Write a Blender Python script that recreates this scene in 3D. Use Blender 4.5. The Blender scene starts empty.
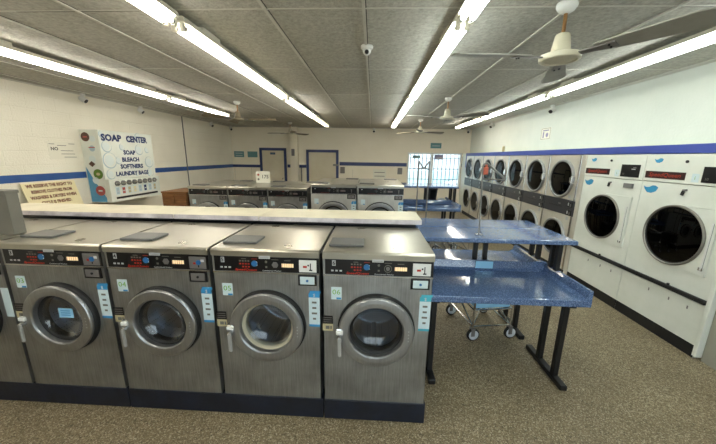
import bpy, bmesh, math, random
from mathutils import Matrix, Vector
from math import pi, sin, cos, radians
random.seed(4)
S = bpy.context.scene
COL = S.collection

# ------------------------------------------------------------------ materials
def lin(c):
    return tuple(((v/255)/12.92 if v/255 <= .04045 else ((v/255+.055)/1.055)**2.4) for v in c) + (1,)

class NT:
    def __init__(s, name):
        s.m = bpy.data.materials.new(name); s.m.use_nodes = True
        s.t = s.m.node_tree; s.b = s.t.nodes['Principled BSDF']; s.out = s.t.nodes['Material Output']
    def n(s, typ, **kw):
        o = s.t.nodes.new(typ)
        for k, v in kw.items():
            if k in o.inputs: o.inputs[k].default_value = v
            else: setattr(o, k, v)
        return o
    def l(s, a, b): s.t.links.new(a, b)
    def coord(s, scale=(1, 1, 1)):
        c = s.n('ShaderNodeTexCoord'); mp = s.n('ShaderNodeMapping')
        mp.inputs['Scale'].default_value = scale
        s.l(c.outputs['Object'], mp.inputs['Vector']); return mp.outputs['Vector']
    def ramp(s, fac, stops):
        r = s.n('ShaderNodeValToRGB'); e = r.color_ramp.elements
        while len(e) < len(stops): e.new(.5)
        for el, (p, c) in zip(e, stops): el.position = p; el.color = c
        s.l(fac, r.inputs['Fac']); return r.outputs['Color']
    def bump(s, h, strength=.2, dist=.01):
        b = s.n('ShaderNodeBump', Strength=strength, Distance=dist)
        s.l(h, b.inputs['Height']); s.l(b.outputs['Normal'], s.b.inputs['Normal'])

def plain(name, rgb, rough=.5, metal=0, spec=None, emit=0):
    q = NT(name); q.b.inputs['Base Color'].default_value = lin(rgb)
    q.b.inputs['Roughness'].default_value = rough; q.b.inputs['Metallic'].default_value = metal
    if spec is not None: q.b.inputs['Specular IOR Level'].default_value = spec
    if emit:
        q.b.inputs['Emission Color'].default_value = lin(rgb); q.b.inputs['Emission Strength'].default_value = emit
    return q.m

def varied(name, c1, c2, scale=3, rough=.5, metal=0, bump=0, bscale=60, stretch=(1, 1, 1), rough2=None):
    q = NT(name); v = q.coord(stretch)
    nz = q.n('ShaderNodeTexNoise', Scale=scale, Detail=5.0, Roughness=.6); q.l(v, nz.inputs['Vector'])
    q.l(q.ramp(nz.outputs['Fac'], [(.3, lin(c1)), (.7, lin(c2))]), q.b.inputs['Base Color'])
    q.b.inputs['Metallic'].default_value = metal
    if rough2 is None: q.b.inputs['Roughness'].default_value = rough
    else:
        q.l(q.ramp(nz.outputs['Fac'], [(.3, (rough,)*3+(1,)), (.7, (rough2,)*3+(1,))]), q.b.inputs['Roughness'])
    if bump:
        n2 = q.n('ShaderNodeTexNoise', Scale=bscale, Detail=3.0); q.l(v, n2.inputs['Vector']); q.bump(n2.outputs['Fac'], bump, .01)
    return q.m

def mat_steel(name, c1, c2, r1, r2, metal=.9, st=(26, 26, 1.2)):
    q = NT(name); v = q.coord(st)
    n1 = q.n('ShaderNodeTexNoise', Scale=4.0, Detail=6.0, Roughness=.65); q.l(v, n1.inputs['Vector'])
    v2 = q.coord((1, 1, 1)); n2 = q.n('ShaderNodeTexNoise', Scale=4.5, Detail=4.0); q.l(v2, n2.inputs['Vector'])
    mx = q.n('ShaderNodeMath', operation='MULTIPLY_ADD'); q.l(n1.outputs['Fac'], mx.inputs[0]); mx.inputs[1].default_value = .45
    m2 = q.n('ShaderNodeMath', operation='MULTIPLY'); q.l(n2.outputs['Fac'], m2.inputs[0]); m2.inputs[1].default_value = .55
    q.l(m2.outputs[0], mx.inputs[2])
    q.l(q.ramp(mx.outputs[0], [(.32, lin(c1)), (.66, lin(c2))]), q.b.inputs['Base Color'])
    q.l(q.ramp(mx.outputs[0], [(.3, (r1,)*3+(1,)), (.7, (r2,)*3+(1,))]), q.b.inputs['Roughness'])
    q.b.inputs['Metallic'].default_value = metal
    return q.m

def mat_floor():
    q = NT('speckled_floor'); v = q.coord()
    vo = q.n('ShaderNodeTexVoronoi', Scale=165.0); q.l(v, vo.inputs['Vector'])
    sep = q.n('ShaderNodeSeparateColor'); q.l(vo.outputs['Color'], sep.inputs['Color'])
    chips = q.ramp(sep.outputs['Red'], [(0, lin((64, 55, 40))), (.18, lin((108, 96, 73))), (.5, lin((136, 122, 95))), (.8, lin((156, 142, 115))), (1, lin((212, 202, 180)))])
    vo2 = q.n('ShaderNodeTexVoronoi', Scale=75.0); q.l(v, vo2.inputs['Vector'])
    s2 = q.n('ShaderNodeSeparateColor'); q.l(vo2.outputs['Color'], s2.inputs['Color'])
    c2 = q.ramp(s2.outputs['Green'], [(0, lin((126, 114, 88))), (.6, lin((150, 136, 108))), (1, lin((182, 168, 138)))])
    mx = q.n('ShaderNodeMix', data_type='RGBA'); mx.inputs['Factor'].default_value = .25
    q.l(chips, mx.inputs[6]); q.l(c2, mx.inputs[7])
    nz = q.n('ShaderNodeTexNoise', Scale=1.6, Detail=6.0); q.l(v, nz.inputs['Vector'])
    st = q.ramp(nz.outputs['Fac'], [(.3, (.72, .70, .68, 1)), (.7, (1, 1, 1, 1))])
    mu = q.n('ShaderNodeMix', data_type='RGBA', blend_type='MULTIPLY'); mu.inputs['Factor'].default_value = 1
    q.l(mx.outputs[2], mu.inputs[6]); q.l(st, mu.inputs[7]); q.l(mu.outputs[2], q.b.inputs['Base Color'])
    q.b.inputs['Roughness'].default_value = .5; q.b.inputs['Specular IOR Level'].default_value = .35
    q.bump(sep.outputs['Blue'], .08, .004)
    return q.m

def mat_laminate(name, cs):
    q = NT(name); v = q.coord()
    vo = q.n('ShaderNodeTexVoronoi', Scale=240.0); q.l(v, vo.inputs['Vector'])
    sep = q.n('ShaderNodeSeparateColor'); q.l(vo.outputs['Color'], sep.inputs['Color'])
    n = len(cs)-1
    q.l(q.ramp(sep.outputs['Red'], [(i/n, lin(c)) for i, c in enumerate(cs)]), q.b.inputs['Base Color'])
    q.b.inputs['Roughness'].default_value = .08; q.b.inputs['IOR'].default_value = 1.7
    return q.m

def mat_block(name, c1, c2, rot):
    # painted concrete block: faint running-bond joints
    q = NT(name); c = q.n('ShaderNodeTexCoord'); sx = q.n('ShaderNodeSeparateXYZ'); q.l(c.outputs['Object'], sx.inputs[0])
    cb = q.n('ShaderNodeCombineXYZ'); q.l(sx.outputs[0 if rot == 'x' else 1], cb.inputs[0]); q.l(sx.outputs[2], cb.inputs[1])
    br = q.n('ShaderNodeTexBrick', Scale=1.0); br.inputs['Brick Width'].default_value = .40; br.inputs['Row Height'].default_value = .20
    br.inputs['Mortar Size'].default_value = .006; br.inputs['Mortar Smooth'].default_value = .5
    q.l(cb.outputs[0], br.inputs['Vector'])
    nz = q.n('ShaderNodeTexNoise', Scale=1.4, Detail=6.0); q.l(c.outputs['Object'], nz.inputs['Vector'])
    q.l(q.ramp(nz.outputs['Fac'], [(.3, lin(c1)), (.7, lin(c2))]), q.b.inputs['Base Color'])
    n2 = q.n('ShaderNodeTexNoise', Scale=45.0, Detail=3.0); q.l(c.outputs['Object'], n2.inputs['Vector'])
    ad = q.n('ShaderNodeMath', operation='MULTIPLY_ADD'); q.l(br.outputs['Fac'], ad.inputs[0]); ad.inputs[1].default_value = -.7
    q.l(n2.outputs['Fac'], ad.inputs[2]); q.bump(ad.outputs[0], .55, .012)
    q.b.inputs['Roughness'].default_value = .55
    return q.m

def mat_glass(name, tint, lo=.05, hi=.6, rough=.02):
    q = NT(name); t = q.t
    tr = q.n('ShaderNodeBsdfTransparent'); tr.inputs['Color'].default_value = tint
    gl = q.n('ShaderNodeBsdfGlossy'); gl.inputs['Roughness'].default_value = rough
    lw = q.n('ShaderNodeLayerWeight', Blend=.25)
    r = q.ramp(lw.outputs['Facing'], [(0, (lo,)*3+(1,)), (1, (hi,)*3+(1,))])
    mx = q.n('ShaderNodeMixShader'); q.l(r, mx.inputs[0]); q.l(tr.outputs[0], mx.inputs[1]); q.l(gl.outputs[0], mx.inputs[2])
    q.l(mx.outputs[0], q.out.inputs['Surface']); return q.m

def mat_drum(name, c, hole, rough=.3):
    q = NT(name); v = q.coord((1, 1, 1))
    vo = q.n('ShaderNodeTexVoronoi', Scale=55.0); vo.inputs['Randomness'].default_value = .1; q.l(v, vo.inputs['Vector'])
    q.l(q.ramp(vo.outputs['Distance'], [(.16, lin(hole)), (.24, lin(c))]), q.b.inputs['Base Color'])
    q.b.inputs['Metallic'].default_value = .8; q.b.inputs['Roughness'].default_value = rough
    return q.m

def mat_wood(name, c1, c2):
    q = NT(name); v = q.coord((1, 1, 7))
    nz = q.n('ShaderNodeTexNoise', Scale=3.0, Detail=6.0, Distortion=1.2); q.l(v, nz.inputs['Vector'])
    q.l(q.ramp(nz.outputs['Fac'], [(.3, lin(c1)), (.7, lin(c2))]), q.b.inputs['Base Color']); q.b.inputs['Roughness'].default_value = .5
    return q.m

M = {}
M['steel'] = mat_steel('brushed_steel', (124, 124, 122), (174, 174, 172), .34, .5, .85)
M['steel_light'] = mat_steel('pale_brushed_steel', (176, 174, 168), (214, 212, 206), .38, .5, .6)
M['steel_top'] = mat_steel('steel_top', (178, 173, 160), (190, 186, 174), .26, .34, .85, (1.5, 1.5, 1.5))
M['ring'] = mat_steel('door_ring_steel', (142, 143, 144), (174, 175, 176), .28, .42, .9)
M['ring_d'] = mat_steel('dull_ring_metal', (120, 116, 110), (150, 147, 140), .35, .5, .85)
M['chrome'] = plain('chrome', (215, 215, 215), .14, 1)
M['drum'] = mat_drum('drum_steel', (150, 160, 170), (70, 76, 82))
M['dryer_drum'] = mat_drum('dryer_drum_steel', (78, 80, 78), (24, 24, 24), .5)
M['black'] = plain('black_panel', (14, 14, 17), .28)
M['rubber'] = plain('black_rubber', (16, 16, 17), .6)
M['cream_rubber'] = plain('cream_gasket', (176, 168, 146), .6)
M['white'] = plain('white_plastic', (226, 226, 222), .45)
M['print'] = plain('white_print', (196, 198, 200), .5)
M['red'] = plain('red_print', (178, 44, 28), .5)
M['red_dark'] = plain('dull_red_print', (96, 30, 22), .5)
M['lever'] = plain('satin_lever', (186, 186, 184), .35, .4)
M['led'] = plain('warm_led_display', (236, 206, 160), .4, emit=.35)
M['blue_key'] = plain('blue_key', (40, 104, 160), .4)
M['greyplate'] = plain('grey_plate', (122, 118, 116), .4, .3)
M['lid'] = varied('grey_lid_plastic', (92, 92, 90), (108, 108, 106), 5, .42)
M['navy'] = varied('navy_paint', (9, 13, 24), (22, 29, 46), 8, .5, bump=.15, bscale=20)
M['green_print'] = plain('green_print', (120, 178, 60), .5)
M['sticker'] = plain('sticker_white', (206, 222, 226), .4)
M['sky_sticker'] = plain('sticker_blue', (60, 146, 200), .4)
M['teal_sticker'] = plain('sticker_teal', (70, 170, 190), .4)
M['cream_label'] = plain('cream_label', (190, 178, 140), .5)
M['notice_blue'] = plain('light_blue_notice', (150, 205, 238), .5)
M['glass_w'] = mat_glass('washer_glass', (.72, .78, .84, 1), .06, .7)
M['glass_d'] = mat_glass('dryer_glass', (.05, .055, .055, 1), .02, .16)
M['pane'] = mat_glass('window_glass', (.93, .96, .96, 1), .03, .5)
M['floor'] = mat_floor()
M['laminate'] = mat_laminate('blue_speckled_laminate', [(58, 76, 110), (70, 92, 132), (80, 104, 146), (96, 122, 164), (136, 156, 190)])
M['blackmetal'] = plain('black_metal', (18, 18, 20), .38)
M['ceiltile'] = varied('ceiling_tile', (154, 152, 142), (190, 188, 178), 34, .8, bump=.6, bscale=70)
M['gridbar'] = varied('ceiling_grid_bar', (186, 184, 174), (206, 204, 194), 3, .6)
M['gap'] = plain('ceiling_gap', (38, 36, 32), .9)
M['wall_l'] = mat_block('painted_block_left', (228, 223, 206), (236, 231, 216), 'y')
M['wall_b'] = mat_block('painted_block_back', (230, 222, 202), (238, 231, 214), 'x')
M['wall_r'] = varied('painted_wall_right', (204, 210, 202), (214, 218, 210), 2, .55, bump=.2, bscale=40)
M['wall_f'] = varied('painted_wall_front', (190, 186, 172), (206, 202, 190), 2, .6, bump=.2, bscale=40)
M['wall_grey'] = varied('painted_wall_grey', (150, 148, 136), (166, 163, 150), 2, .5, bump=.15, bscale=40)
M['stripe'] = varied('blue_stripe_paint', (36, 74, 134), (48, 88, 150), 3, .45)
M['stripe_d'] = varied('dark_blue_paint', (42, 56, 100), (54, 70, 114), 3, .45)
M['fascia'] = varied('blue_fascia_paint', (48, 66, 150), (60, 80, 164), 3, .4)
M['door'] = varied('beige_door_paint', (206, 196, 170), (216, 208, 186), 2, .5)
M['enamel'] = varied('white_enamel', (216, 220, 210), (230, 232, 224), 3, .3, bump=.03, bscale=8)
M['almond'] = varied('almond_enamel', (206, 200, 186), (224, 220, 210), 3, .3, metal=.45)
M['panel_grey'] = plain('charcoal_panel', (52, 52, 56), .4)
M['redscreen'] = plain('dark_red_strip', (46, 12, 10), .4)
M['red_dim'] = plain('red_lettering', (158, 50, 32), .5)
M['wave'] = plain('blue_wave_sticker', (56, 150, 196), .4)
M['fixture'] = plain('white_fixture_enamel', (220, 216, 200), .4)
def tube_mat(name, col, e):
    q = NT(name); q.b.inputs['Base Color'].default_value = (.9, .9, .9, 1)
    q.b.inputs['Emission Color'].default_value = col; q.b.inputs['Emission Strength'].default_value = e; return q.m
M['tube_w'] = tube_mat('warm_tube', (1, .95, .85, 1), 12.5)
M['tube_c'] = tube_mat('cool_tube', (.92, 1, .96, 1), 10)
M['tube_dim'] = tube_mat('dim_tube', (1, .88, .60, 1), 2.2)
M['fan'] = varied('cream_fan_enamel', (196, 190, 166), (210, 204, 182), 4, .4)
M['blade'] = varied('grey_fan_blade', (140, 138, 128), (158, 156, 146), 6, .5)
M['blade_b'] = varied('brown_fan_blade', (110, 98, 74), (128, 116, 90), 6, .5)
M['brass'] = plain('tarnished_rod', (150, 112, 72), .4, .6)
M['platform'] = varied('cream_board', (206, 198, 174), (224, 216, 194), 4, .45, bump=.1, bscale=15)
M['edge'] = varied('peeling_white_edge', (168, 162, 170), (216, 212, 216), 9, .6)
M['boxgrey'] = varied('grey_painted_metal', (100, 98, 90), (112, 110, 101), 3, .45)
M['wood'] = mat_wood('brown_wood', (96, 60, 30), (140, 94, 52))
M['sign'] = varied('cream_sign_board', (222, 210, 164), (232, 222, 182), 4, .5)
M['sign_txt'] = plain('maroon_lettering', (104, 44, 28), .5)
M['navy_txt'] = plain('navy_lettering', (30, 50, 100), .5)
M['bubble'] = plain('pale_bubble', (212, 222, 220), .4)
M['bubble2'] = plain('bubble_rim', (168, 190, 200), .4)
M['vend'] = varied('vending_white', (214, 218, 208), (224, 227, 218), 3, .35)
M['vend_blue'] = plain('vending_blue', (84, 150, 190), .4)
M['green'] = plain('round_green', (98, 130, 48), .4)
M['brown'] = plain('round_brown', (96, 66, 50), .4)
M['redspot'] = plain('round_red', (180, 84, 78), .4)
M['orange'] = plain('orange_tag', (186, 92, 66), .5)
M['teal'] = plain('teal_notice', (92, 136, 140), .5)
M['paper'] = plain('white_paper', (226, 224, 210), .6)
M['paper_f'] = plain('faded_paper', (226, 222, 206), .6)
M['ink'] = plain('grey_ink', (110, 108, 100), .6)
M['grey'] = plain('mid_grey', (120, 120, 118), .5)
M['castor'] = plain('castor_hub', (206, 210, 216), .4)
M['bin'] = plain('black_bin', (22, 22, 24), .5)
M['cloth'] = varied('white_cloth', (214, 220, 226), (236, 240, 242), 8, .8)
M['bar'] = plain('window_bar', (128, 136, 150), .5)
M['frame_w'] = plain('white_window_frame', (232, 234, 232), .4)
M['pave'] = varied('concrete_paving', (176, 172, 164), (196, 192, 184), 2, .8)
M['outwall'] = varied('pale_teal_wall', (190, 222, 228), (212, 232, 236), 1.2, .7)
M['outwhite'] = plain('white_render', (206, 212, 216), .7)
M['lilac'] = plain('lilac_notice', (140, 136, 170), .5)
M['denim'] = varied('patterned_clothes', (60, 74, 96), (196, 206, 216), 22, .8)

# ------------------------------------------------------------------ mesh builder
class MB:
    def __init__(s): s.bm = bmesh.new(); s.mats = []
    def mi(s, m):
        if m not in s.mats: s.mats.append(m)
        return s.mats.index(m)
    def absorb(s, tmp, m, mtx=None, smooth=False):
        i = s.mi(m)
        for f in tmp.faces: f.material_index = i; f.smooth = smooth
        if mtx is not None: bmesh.ops.transform(tmp, matrix=mtx, verts=tmp.verts)
        me = bpy.data.meshes.new('t'); tmp.to_mesh(me); tmp.free(); s.bm.from_mesh(me); bpy.data.meshes.remove(me)
    def box(s, x0, x1, y0, y1, z0, z1, m, bev=0, mtx=None, seg=2):
        t = bmesh.new()
        vs = [t.verts.new(p) for p in ((x0,y0,z0),(x1,y0,z0),(x1,y1,z0),(x0,y1,z0),(x0,y0,z1),(x1,y0,z1),(x1,y1,z1),(x0,y1,z1))]
        for q in ((3,2,1,0),(4,5,6,7),(0,1,5,4),(1,2,6,5),(2,3,7,6),(3,0,4,7)): t.faces.new([vs[k] for k in q])
        if bev: bmesh.ops.bevel(t, geom=list(t.edges), offset=bev, segments=seg, affect='EDGES', profile=.5)
        s.absorb(t, m, mtx); return s
    def prism(s, pts, a0, a1, axis, m, bev=0, mtx=None):
        # pts: polygon in the other two axes (order: axis x -> (y,z), y -> (x,z), z -> (x,y))
        t = bmesh.new()
        def P(p, a): return {'x': (a, p[0], p[1]), 'y': (p[0], a, p[1]), 'z': (p[0], p[1], a)}[axis]
        A = [t.verts.new(P(p, a0)) for p in pts]; B = [t.verts.new(P(p, a1)) for p in pts]
        t.faces.new(A); t.faces.new(B[::-1]); n = len(pts)
        for k in range(n): t.faces.new((A[k], B[k], B[(k+1) % n], A[(k+1) % n]))
        bmesh.ops.recalc_face_normals(t, faces=t.faces)
        if bev: bmesh.ops.bevel(t, geom=list(t.edges), offset=bev, segments=2, affect='EDGES')
        s.absorb(t, m, mtx); return s
    def lathe(s, prof, m, org=(0, 0, 0), axis='z', seg=32, mtx=None, smooth=True, sx=1):
        # prof: list of (r, h); h along axis ('y' = into the thing)
        t = bmesh.new(); rings = []
        def P(r, h, a):
            c, d = r*cos(a)*sx, r*sin(a)
            return {'z': (c, d, h), 'y': (c, h, d), 'x': (h, c, d)}[axis]
        for r, h in prof:
            if r < 1e-6: rings.append([t.verts.new(P(0, h, 0))])
            else: rings.append([t.verts.new(P(r, h, 2*pi*k/seg)) for k in range(seg)])
        for a, b in zip(rings, rings[1:]):
            for k in range(seg):
                k2 = (k+1) % seg
                if len(a) == 1 and len(b) == 1: continue
                if len(a) == 1: t.faces.new((a[0], b[k], b[k2]))
                elif len(b) == 1: t.faces.new((a[k], b[0], a[k2]))
                else: t.faces.new((a[k], b[k], b[k2], a[k2]))
        bmesh.ops.recalc_face_normals(t, faces=t.faces)
        T = Matrix.Translation(org)
        s.absorb(t, m, T if mtx is None else mtx @ T, smooth); return s
    def cyl(s, p0, p1, r, m, seg=14, r1=None, mtx=None):
        p0, p1 = Vector(p0), Vector(p1); d = p1-p0
        R = d.to_track_quat('Z', 'Y').to_matrix().to_4x4(); L = d.length; r1 = r if r1 is None else r1
        T = Matrix.Translation(p0) @ R
        return s.lathe([(0, 0), (r, 0), (r1, L), (0, L)], m, seg=seg, mtx=T if mtx is None else mtx @ T, smooth=False)
    def tube(s, pts, r, m, seg=10, mtx=None):
        for a, b in zip(pts, pts[1:]): s.cyl(a, b, r, m, seg, mtx=mtx)
        for p in pts[1:-1]: s.ball(p, r*1.0, m, mtx=mtx)
        return s
    def ball(s, c, r, m, seg=12, sc=(1, 1, 1), mtx=None):
        t = bmesh.new(); bmesh.ops.create_uvsphere(t, u_segments=seg*2, v_segments=seg, radius=r)
        T = Matrix.Translation(c) @ Matrix.Diagonal((*sc, 1)); s.absorb(t, m, T if mtx is None else mtx @ T, True); return s
    def disc(s, c, r, m, mtx, th=.0012, seg=24, sx=1, sy=1):
        # thin sticker, mtx maps sticker plane (x right, y up, z out)
        return s.lathe([(0, 0), (r, 0), (r, th), (0, th)], m, (0, 0, 0), 'z', seg, mtx @ Matrix.Translation((c[0], c[1], 0)) @ Matrix.Diagonal((sx, sy, 1, 1)), False)
    def plate(s, x0, x1, y0, y1, m, mtx, th=.0012):
        return s.box(x0, x1, y0, y1, 0, th, m, mtx=mtx)
    def text(s, body, size, m, mtx, at=(0, 0), th=.0016, bold=.0, align='CENTER', width=None, shear=0):
        cu = bpy.data.curves.new('t', 'FONT'); cu.body = body; cu.size = size; cu.align_x = align; cu.align_y = 'CENTER'
        cu.offset = bold*size; cu.extrude = .0004; cu.resolution_u = 2; cu.shear = shear
        o = bpy.data.objects.new('t', cu); COL.objects.link(o)
        dg = bpy.context.evaluated_depsgraph_get(); me = bpy.data.meshes.new_from_object(o.evaluated_get(dg))
        bpy.data.objects.remove(o); bpy.data.curves.remove(cu)
        t = bmesh.new(); t.from_mesh(me); bpy.data.meshes.remove(me)
        sx = 1
        if width and t.verts:
            xs = [v.co.x for v in t.verts]; sx = width/max(1e-6, max(xs)-min(xs))
        s.absorb(t, m, mtx @ Matrix.Translation((at[0], at[1], th)) @ Matrix.Diagonal((sx, 1, 1, 1))); return s
    def holeplate(s, x0, x1, z0, z1, cx, cz, r, y, m, seg=48):
        t = bmesh.new()
        angs = sorted([2*pi*k/seg for k in range(seg)] + [math.atan2(zz-cz, xx-cx) % (2*pi) for xx in (x0, x1) for zz in (z0, z1)])
        I, O = [], []
        for a in angs:
            c, d = cos(a), sin(a); k = 1e9
            if c > 1e-9: k = min(k, (x1-cx)/c)
            if c < -1e-9: k = min(k, (x0-cx)/c)
            if d > 1e-9: k = min(k, (z1-cz)/d)
            if d < -1e-9: k = min(k, (z0-cz)/d)
            I.append(t.verts.new((cx+r*c, y, cz+r*d))); O.append(t.verts.new((cx+k*c, y, cz+k*d)))
        n = len(angs)
        for k in range(n):
            f = t.faces.new((I[k], I[(k+1) % n], O[(k+1) % n], O[k]))
        bmesh.ops.recalc_face_normals(t, faces=t.faces)
        s.absorb(t, m); return s
    def mesh(s, name):
        me = bpy.data.meshes.new(name); s.bm.to_mesh(me); s.bm.free()
        for m in s.mats: me.materials.append(m)
        return me
    def build(s, name, parent=None, loc=None, label=None):
        o = bpy.data.objects.new(name, s.mesh(name)); COL.objects.link(o)
        if parent is not None: o.parent = parent
        if loc is not None: o.location = loc
        if label: o['label'] = label
        return o

FRONT = lambda x, y, z: Matrix.Translation((x, y, z)) @ Matrix(((1,0,0,0),(0,0,-1,0),(0,1,0,0),(0,0,0,1)))   # sticker facing -Y
LEFTW = lambda x, y, z: Matrix.Translation((x, y, z)) @ Matrix(((0,0,1,0),(1,0,0,0),(0,1,0,0),(0,0,0,1)))    # sticker facing +X
RIGHTW = lambda x, y, z: Matrix.Translation((x, y, z)) @ Matrix(((0,0,-1,0),(-1,0,0,0),(0,1,0,0),(0,0,0,1)))  # sticker facing -X

def tag(o, label, cat, group=None):
    o['label'] = label; o['category'] = cat
    if group: o['group'] = group
    return o
def thing(name, label, cat, loc=(0, 0, 0), rz=0, group=None):
    o = bpy.data.objects.new(name, None); COL.objects.link(o); o.location = loc; o.rotation_euler = (0, 0, rz)
    o.empty_display_size = .1
    return tag(o, label, cat, group)
def struct(o):
    o['kind'] = 'structure'; return o
def dup(root, loc, label, rz=None, group=None, scale=None, skip=()):
    r = root.copy(); COL.objects.link(r); r.location = loc; r['label'] = label
    if rz is not None: r.rotation_euler = (0, 0, rz)
    if group: r['group'] = group
    if scale: r.scale = scale
    for ch in list(root.children):
        if ch.name.split('.')[0] in skip: continue
        c = ch.copy(); COL.objects.link(c); c.parent = r
        for g in list(ch.children):
            if g.name.split('.')[0] in skip: continue
            d = g.copy(); COL.objects.link(d); d.parent = c
    return r

# ------------------------------------------------------------------ dimensions
XL, XR, XD, YB, ZC, YF = -4.957, 3.27, 3.03, 10.39, 2.746, -2.4

# ------------------------------------------------------------------ setting
struct(MB().box(XL-.1, 4.1, YF-.1, YB+.1, -.06, 0, M['floor']).build('floor'))
c = MB(); c.box(XL-.1, 4.1, YF-.1, YB+.1, ZC, ZC+.08, M['ceiltile'])
struct(c.build('ceiling'))
g = MB()
for k in range(-8, 7):
    x = -.085+.66*k
    if XL < x < XR: g.box(x-.011, x+.011, YF, YB, ZC-.010, ZC, M['gridbar']); g.box(x+.011, x+.017, YF, YB, ZC-.002, ZC, M['gap'])
for k in range(-3, 7):
    y = 2.195+1.37*k
    if YF < y < YB:
        g.box(XL, XR, y-.007, y+.007, ZC-.003, ZC, M['gridbar'])
        x = XL
        while x < XR:
            w = random.uniform(.1, .9)
            if random.random() < .55: g.box(x, min(x+w, XR), y+.007, y+.007+random.uniform(.004, .012), ZC-.001, ZC, M['gap'])
            x += w
struct(g.build('trim_1'))
struct(MB().box(XL-.12, XL, YF, YB, 0, ZC, M['wall_l']).build('wall_left'))
# back wall with a window opening
WX0, WX1, WZ0, WZ1 = 1.19, 3.01, .81, 1.965
w = MB()
w.box(XL-.12, WX0, YB, YB+.15, 0, ZC, M['wall_b']).box(WX1, 4.1, YB, YB+.15, 0, ZC, M['wall_b'])
w.box(WX0, WX1, YB, YB+.15, 0, WZ0, M['wall_b']).box(WX0, WX1, YB, YB+.15, WZ1, ZC, M['wall_b'])
struct(w.build('wall_back'))
# right wall: set back above the dryers, with a service room behind them
w = MB(); w.box(XR, XR+.1, YF, YB, 1.95, ZC, M['wall_r']).box(XD+.012, XR, 2.53, YB-.44, 1.868, 1.95, M['wall_r'])
w.box(4.0, 4.1, 2.45, YB, 0, ZC, M['wall_r']).box(XD+.01, 4.0, 9.95, YB, 0, 1.95, M['wall_r'])
struct(w.build('wall_right'))
w = MB(); w.box(XD+.03, XR+.1, YF, 2.52, 0, 1.95, M['wall_grey'])
struct(w.build('wall_right_front'))
# front wall behind the camera: shop window openings
w = MB(); w.box(XL-.12, -1.2, YF-.15, YF, 0, ZC, M['wall_f'])
w.box(-1.2, 2.9, YF-.15, YF, 0, .25, M['wall_f']).box(-1.2, 2.9, YF-.15, YF, 2.55, ZC, M['wall_f']).box(2.9, 4.1, YF-.15, YF, 0, ZC, M['wall_f'])
struct(w.build('wall_front'))
w = MB()
for x in (-1.2, .15, 1.5, 2.84): w.box(x, x+.06, YF-.1, YF-.04, .25, 2.55, M['grey'])
w.box(-1.2, 2.9, YF-.1, YF-.04, .25, .31, M['grey']).box(-1.2, 2.9, YF-.1, YF-.04, 2.49, 2.55, M['grey'])
wn = struct(w.build('window_2'))
MB().box(-1.18, 2.88, YF-.075, YF-.07, .28, 2.52, M['pane']).build('window_pane', wn)

# painted stripes
def trim(n, *b, m='stripe'):
    t = MB()
    t.box(*b, M[m]); struct(t.build('trim_%d' % n))
trim(2, XL, XL+.003, YF, YB, 1.365, 1.47)
trim(3, XL, -3.97, YB-.003, YB, 1.37, 1.465, m='stripe_d')
trim(4, -3.0, -2.33, YB-.003, YB, 1.385, 1.49, m='stripe_d')
trim(5, -1.16, 1.17, YB-.003, YB, 1.485, 1.605, m='stripe_d')
trim(6, 3.03, 3.26, YB-.003, YB, 1.51, 1.61, m='stripe_d')
f = MB(); f.box(XD-.012, XD+.012, 2.46, 9.96, 1.868, 1.955, M['fascia'], .004).box(XD-.008, XD+.008, 9.90, 9.96, 1.5, 1.868, M['fascia'])
struct(f.build('trim_7'))
f = MB(); f.box(XL, XL+.03, YF, YB, ZC-.012, ZC, M['gridbar']).box(XL, XR, YB-.03, YB, ZC-.012, ZC, M['gridbar']).box(XR-.03, XR, YF, YB, ZC-.012, ZC, M['gridbar'])
struct(f.build('trim_8'))
# lower wall panelling joints on the back wall
f = MB()
for k in range(8): f.box(-4.9+.15*k*4, -4.9+.15*k*4+.004, YB-.002, YB, 0, 1.36, M['grey'])
struct(f.build('trim_9'))
# pillar on the back wall
p = MB(); p.box(-2.84, -2.58, YB-.2, YB, 0, ZC, M['wall_b'], .006); struct(p.build('trim_10'))

# back doors
def back_door(n, x0, x1, z1, panels, fm):
    d = MB(); d.box(x0, x0+.09, YB-.035, YB, 0, z1, M[fm], .004).box(x1-.09, x1, YB-.035, YB, 0, z1, M[fm], .004).box(x0, x1, YB-.035, YB, z1-.09, z1, M[fm], .004)
    r = struct(d.build('door_%d' % n))
    l = MB(); l.box(x0+.09, x1-.09, YB-.02, YB, 0.01, z1-.09, M['door'])
    if panels:
        for a in (0, 1):
            xa = x0+.15+a*(x1-x0-.3)/2
            for za, zb in ((.2, .85), (.95, 1.65)): l.box(xa+.03, xa+(x1-x0-.3)/2-.03, YB-.028, YB-.02, za, zb, M['door'], .005)
    l.build('door_leaf', r)
    h = MB(); h.cyl((x1-.14, YB-.02, 1.0), (x1-.14, YB-.075, 1.0), .012, M['chrome']).ball((x1-.14, YB-.085, 1.0), .03, M['chrome']); h.build('door_knob', r)
    return r
d1 = back_door(1, -3.97, -3.02, 2.05, True, 'stripe_d')
s_ = MB(); s_.plate(-.09, .09, -.035, .035, M['navy_txt'], FRONT(-3.5, YB-.021, 1.86)); s_.plate(-.07, .07, -.008, .008, M['teal'], FRONT(-3.5, YB-.022, 1.86)); s_.build('door_sign', d1)
d2 = back_door(2, -2.32, -1.19, 2.01, False, 'stripe_d')
s_ = MB(); s_.box(-1.38, -1.2, YB-.06, YB-.02, 1.47, 1.53, M['grey'], .004); s_.build('door_latch', d2)

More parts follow.
